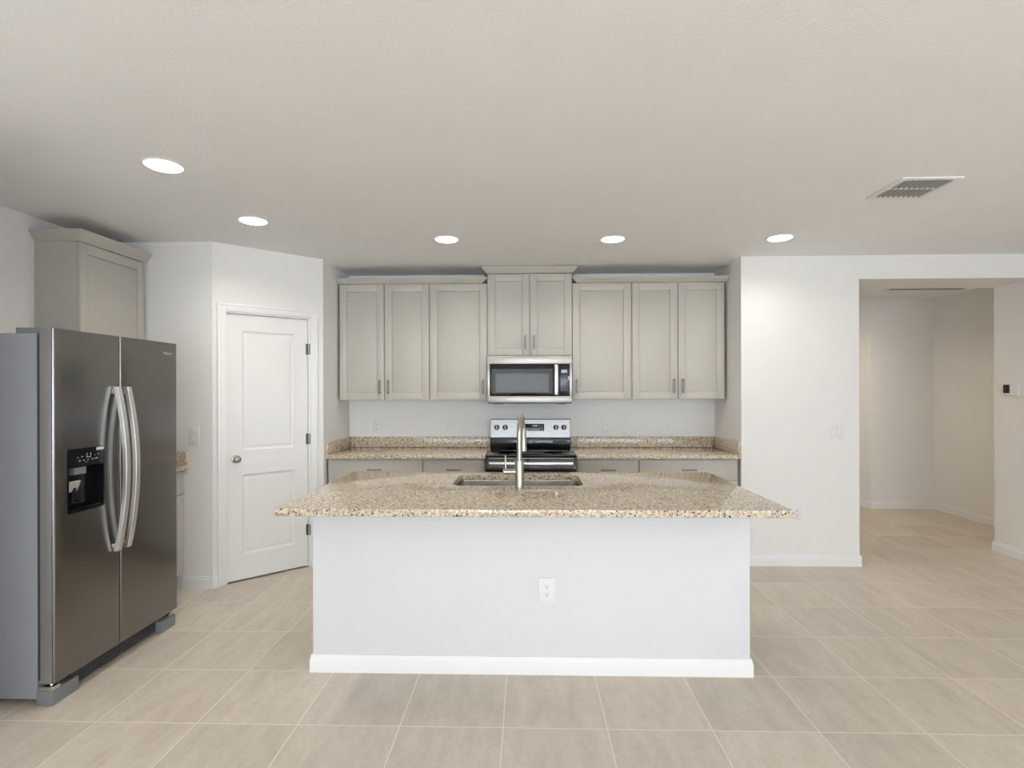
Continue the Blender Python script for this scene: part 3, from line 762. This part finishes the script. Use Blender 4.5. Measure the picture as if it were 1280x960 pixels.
# handles: flat bars bowed outward
def fr_handle(yc, parent):
    z0, z1, n = 0.612, 1.482, 24; rr = []; hw = 0.0165
    for i in range(n + 1):
        f = i / n; z = z0 + (z1 - z0) * f; bow = 0.022 + 0.050 * (1 - (2 * f - 1) ** 2); x = FX + bow; t = 0.018
        rr.append([(x - t, yc - hw, z), (x, yc - hw, z), (x + 0.002, yc - hw + 0.002, z), (x + 0.002, yc + hw - 0.002, z), (x, yc + hw, z), (x - t, yc + hw, z)])
    mb = MB().loft(rr)
    for zz in (z0 + 0.02, z1 - 0.02): mb.box(FX - 0.001, FX + 0.028, yc - 0.011, yc + 0.011, zz - 0.018, zz + 0.018, 0.002)
    return mb.build('handle', SATIN, parent)
fr_handle(FM - 0.036, d1); fr_handle(FM + 0.036, d2)
for p_, y_, s_ in ((d1, FY0, -1), (d2, FY1, 1)):
    a_, b_ = sorted((y_ + s_ * 0.0002, y_ + s_ * 0.0014))
    box(FX - 0.065, FX - 0.011, a_, b_, FZB + 0.001, FT - 0.001, bev=0.0004).build('side_reflection_plate', FREDGE, p_)  # thin added plate carries the reflected tone of the door side
bd = badge_mesh(0.082)
bd.bm.transform(Matrix.Translation((FX + 0.0003, 3.235, 1.688)) @ Matrix.Rotation(R(90), 4, 'Z') @ Matrix.Rotation(R(90), 4, 'X'))
bd.build('badge', CHROME, d2)
# door liners (grey plastic behind each steel skin), gasket, kick plate, feet, hinges
MB().box(FX - 0.0855, FX - 0.0665, FY0 + 0.008, FM - 0.006, FZB + 0.01, FT - 0.03).build('gasket', DARKG, d1)
MB().box(FX - 0.0855, FX - 0.0665, FM + 0.006, FY1 - 0.008, FZB + 0.01, FT - 0.03).build('gasket', DARKG, d2)
kp = MB().box(FX - 0.090, FX - 0.050, FY0 + 0.15, FY1 - 0.13, 0.015, 0.085, 0.002)
for i in range(5): kp.box(FX - 0.050, FX - 0.046, FY0 + 0.17, FY1 - 0.15, 0.022 + 0.012 * i, 0.028 + 0.012 * i)
kp.build('kick_grille', DARKG, fr)
for y0, y1 in ((FY0 + 0.004, FY0 + 0.150), (FY1 - 0.130, FY1 - 0.004)):
    box(FX - 0.0915, FX - 0.012, y0, y1, 0.0, 0.068, bev=0.003).build('front_foot', GREYP, fr)
MB().box(FX - 0.080, FX - 0.006, FY0 - 0.002, FY0 + 0.04, 0.072, 0.092, 0.003).tube([(FX - 0.03, FY0 + 0.02, 0.082), (FX - 0.03, FY0 + 0.02, FZB + 0.004)], 0.009, 12).build('bottom_hinge', CHROME, fr)
box(FX - 0.08, FX - 0.02, FY1 - 0.05, FY1 - 0.006, 0.069, 0.083, bev=0.002).build('bottom_hinge', CHROME, fr)
for y0, y1 in ((FY0 + 0.01, FY0 + 0.075), (FY1 - 0.075, FY1 - 0.01)):
    box(FX - 0.19, FX - 0.070, y0, y1, FT - 0.0215, FT + 0.004, bev=0.003).build('top_hinge_cover', GREYP, fr)


# ------------------------------------------------------------------ wall plates
def outlet(label, x, y, z, w=0.072, h=0.117, group=None, rz=0.0):
    t = thing('electrical_outlet', label, 'outlet', (x, y, z), rz, group)
    box(-w / 2, w / 2, -0.0055, -0.0003, -h / 2, h / 2, bev=0.002).build('cover_plate', WPLAS, t, local=True)
    for s in (-1, 1):
        c = s * 0.0195
        rc = MB().prism(rrect(-0.0165, 0.0165, c - 0.0135, c + 0.0135, 0.010), 'y', -0.0075, -0.005).build('receptacle', WPLAS, t, local=True)
        MB().box(-0.0075, -0.0050, -0.0079, -0.0072, c - 0.001, c + 0.008).box(0.0050, 0.0075, -0.0079, -0.0072, c - 0.001, c + 0.008)\
            .lathe([(0.0028, -0.0079), (0.0028, -0.0072)], (0, 0, c - 0.007), 'y', 12).build('slots', SLOT, rc, local=True)
    return t
outlet('white outlet on the backsplash wall under the leftmost wall cabinet', -1.443, NY, 1.112)
outlet('white outlet on the backsplash wall just left of the range', -0.741, NY, 1.112)
outlet('white outlet on the backsplash wall just right of the range', 0.754, NY, 1.111)
outlet('white outlet on the backsplash wall under the rightmost wall cabinet', 1.335, NY, 1.110)
outlet('white outlet in the front face of the island', 0.100, iy0, 0.430, 0.085, 0.128)
outlet('low white outlet on the white wall just past the right tip of the island counter', 2.226, YA, 0.438)


def switch(label, x, y, z, gangs, w, h):
    t = thing('light_switch', label, 'switch', (x, y, z))
    box(-w / 2, w / 2, -0.0055, -0.0003, -h / 2, h / 2, bev=0.002).build('cover_plate', WPLAS, t, local=True)
    for g in range(gangs):
        cx = (g - (gangs - 1) / 2) * 0.046
        f_ = MB().box(cx - 0.0185, cx + 0.0185, -0.0062, -0.0050, -0.0355, 0.0355).build('switch_frame', simple('switch_gap', (0.55, 0.55, 0.55), 0.5) if g == 0 else bpy.data.materials['switch_gap'], t, local=True)
        MB().prism([(-0.0060, -0.033), (-0.0105, -0.033), (-0.0075, 0.0), (-0.0085, 0.033), (-0.0060, 0.033)], 'x', cx - 0.0165, cx + 0.0165).build('rocker', WPLAS, f_, local=True)
    return t
switch('white single light switch on the wall between the refrigerator and the pantry door', -2.458, 3.93, 1.122, 1, 0.084, 0.135)
switch('white two-rocker light switch on the right wall beside the hall opening', 2.545, YA, 1.11, 2, 0.122, 0.120)

th_ = thing('thermostat', 'small white and black thermostat on the far right wall edge', 'thermostat', (XR, 4.80, 1.45))
box(XR - 0.022, XR - 0.0005, 4.722, 4.868, 1.398, 1.500, bev=0.005).build('housing', WPLAS, th_)
box(XR - 0.0235, XR - 0.0215, 4.800, 4.862, 1.420, 1.494, bev=0.0006).build('screen', BLACKM, th_)


# ------------------------------------------------------------------ ceiling lights and vents
def downlight(label, x, y, power=5.2, group='recessed kitchen ceiling lights', col=(1.0, 0.94, 0.86)):
    t = thing('recessed_light', label, 'light', (x, y, CEIL), 0, group)
    MB().lathe([(0.083, -0.0005), (0.096, -0.0005), (0.096, -0.003), (0.090, -0.005), (0.083, -0.005)], (0, 0, 0)).build('trim_ring', TRIM, t, local=True)
    MB().lathe([(0.001, -0.0008), (0.0825, -0.0008), (0.0825, -0.005), (0.076, -0.009), (0.05, -0.013), (0.001, -0.0145)], (0, 0, 0)).build('lens', LENS, t, local=True)
    d = bpy.data.lights.new('downlight_glow', 'AREA'); d.shape = 'DISK'; d.size = 0.14; d.energy = power; d.color = col; d.spread = R(150)
    o = bpy.data.objects.new('downlight_glow', d); COL.objects.link(o); o.location = (0, 0, -0.017); o.parent = t
    return t
downlight('round recessed ceiling light nearest the camera, above the refrigerator', -1.768, 2.59)
downlight('round recessed ceiling light above the pantry door', -1.766, 3.45)
downlight('round recessed ceiling light left of the microwave, first of the row of three', -0.582, 3.925)
downlight('round recessed ceiling light right of the microwave, middle of the row of three', 0.629, 3.965)
downlight('round recessed ceiling light by the right end of the wall cabinets', 1.838, 3.975, 3.6)


# unseen fill lights added behind the camera for floor bounce, and one in the hall
for i_, (x_, y_) in enumerate(((-1.4, -0.8), (0.6, -0.8), (2.8, -0.8), (-1.4, -4.0), (0.6, -4.0), (2.8, -4.0))):
    downlight('added round ceiling fill light, unseen behind the viewpoint', x_, y_, 8.0, 'added fill lights behind the viewpoint')
downlight('added round fill light in the hall, hidden behind the wall beside the opening', 3.30, 6.10, 10.5, None, (1.0, 0.83, 0.62))  # out-of-view lamp added to brighten the hall


def register(name, label, x0, x1, y0, y1, banks, slats, along, border):
    t = thing(name, label, 'vent', ((x0 + x1) / 2, (y0 + y1) / 2, CEIL))
    z1, z0 = CEIL - 0.0005, CEIL - 0.009
    f = MB().box(x0, x0 + border, y0, y1, z0, z1, 0.001).box(x1 - border, x1, y0, y1, z0, z1, 0.001).box(x0 + border, x1 - border, y0, y0 + border, z0, z1, 0.001).box(x0 + border, x1 - border, y1 - border, y1, z0, z1, 0.001)
    ix0, ix1, iy0, iy1 = x0 + border, x1 - border, y0 + border, y1 - border
    cells = []
    if along == 'y':
        bh = (iy1 - iy0) / banks
        for b in range(banks):
            cells.append((ix0, ix1, iy0 + b * bh + (0.006 if b else 0), iy0 + (b + 1) * bh - (0.006 if b < banks - 1 else 0)))
            if b: f.box(ix0, ix1, iy0 + b * bh - 0.006, iy0 + b * bh + 0.006, z0, z1, 0.001)
    else: cells.append((ix0, ix1, iy0, iy1))
    f.build('frame', VENTW, t)
    box(ix0, ix1, iy0, iy1, z1 - 0.0008, z1 + 0.0003).build('duct_opening', VENTD, t)
    for cx0, cx1, cy0, cy1 in cells:
        for i in range(slats):
            if along == 'y':
                xc = cx0 + (cx1 - cx0) * (i + 0.5) / slats
                mb = MB().box(-0.001, 0.001, cy0, cy1, -0.0055, 0.0055); mb.bm.transform(Matrix.Translation((xc, 0, CEIL - 0.0075)) @ Matrix.Rotation(R(-35), 4, 'Y'))
            else:
                yc_ = cy0 + (cy1 - cy0) * (i + 0.5) / slats
                mb = MB().box(cx0, cx1, -0.0007, 0.0007, -0.0055, 0.0055); mb.bm.transform(Matrix.Translation((0, yc_, CEIL - 0.006)) @ Matrix.Rotation(R(30), 4, 'X'))
            mb.build('slat', SLATM, t)
    return t
register('ceiling_vent', 'square white air vent with two banks of dark slats on the main ceiling', 1.953, 2.268, 2.862, 3.168, 2, 9, 'y', 0.030)
register('return_air_grille', 'long slatted return air grille on the hall ceiling beyond the opening', 3.95, 4.80, 5.68, 6.12, 1, 12, 'x', 0.025)

# housekeeping: drop the builder's bookkeeping property
for o in bpy.data.objects:
    if '_o' in o: del o['_o']
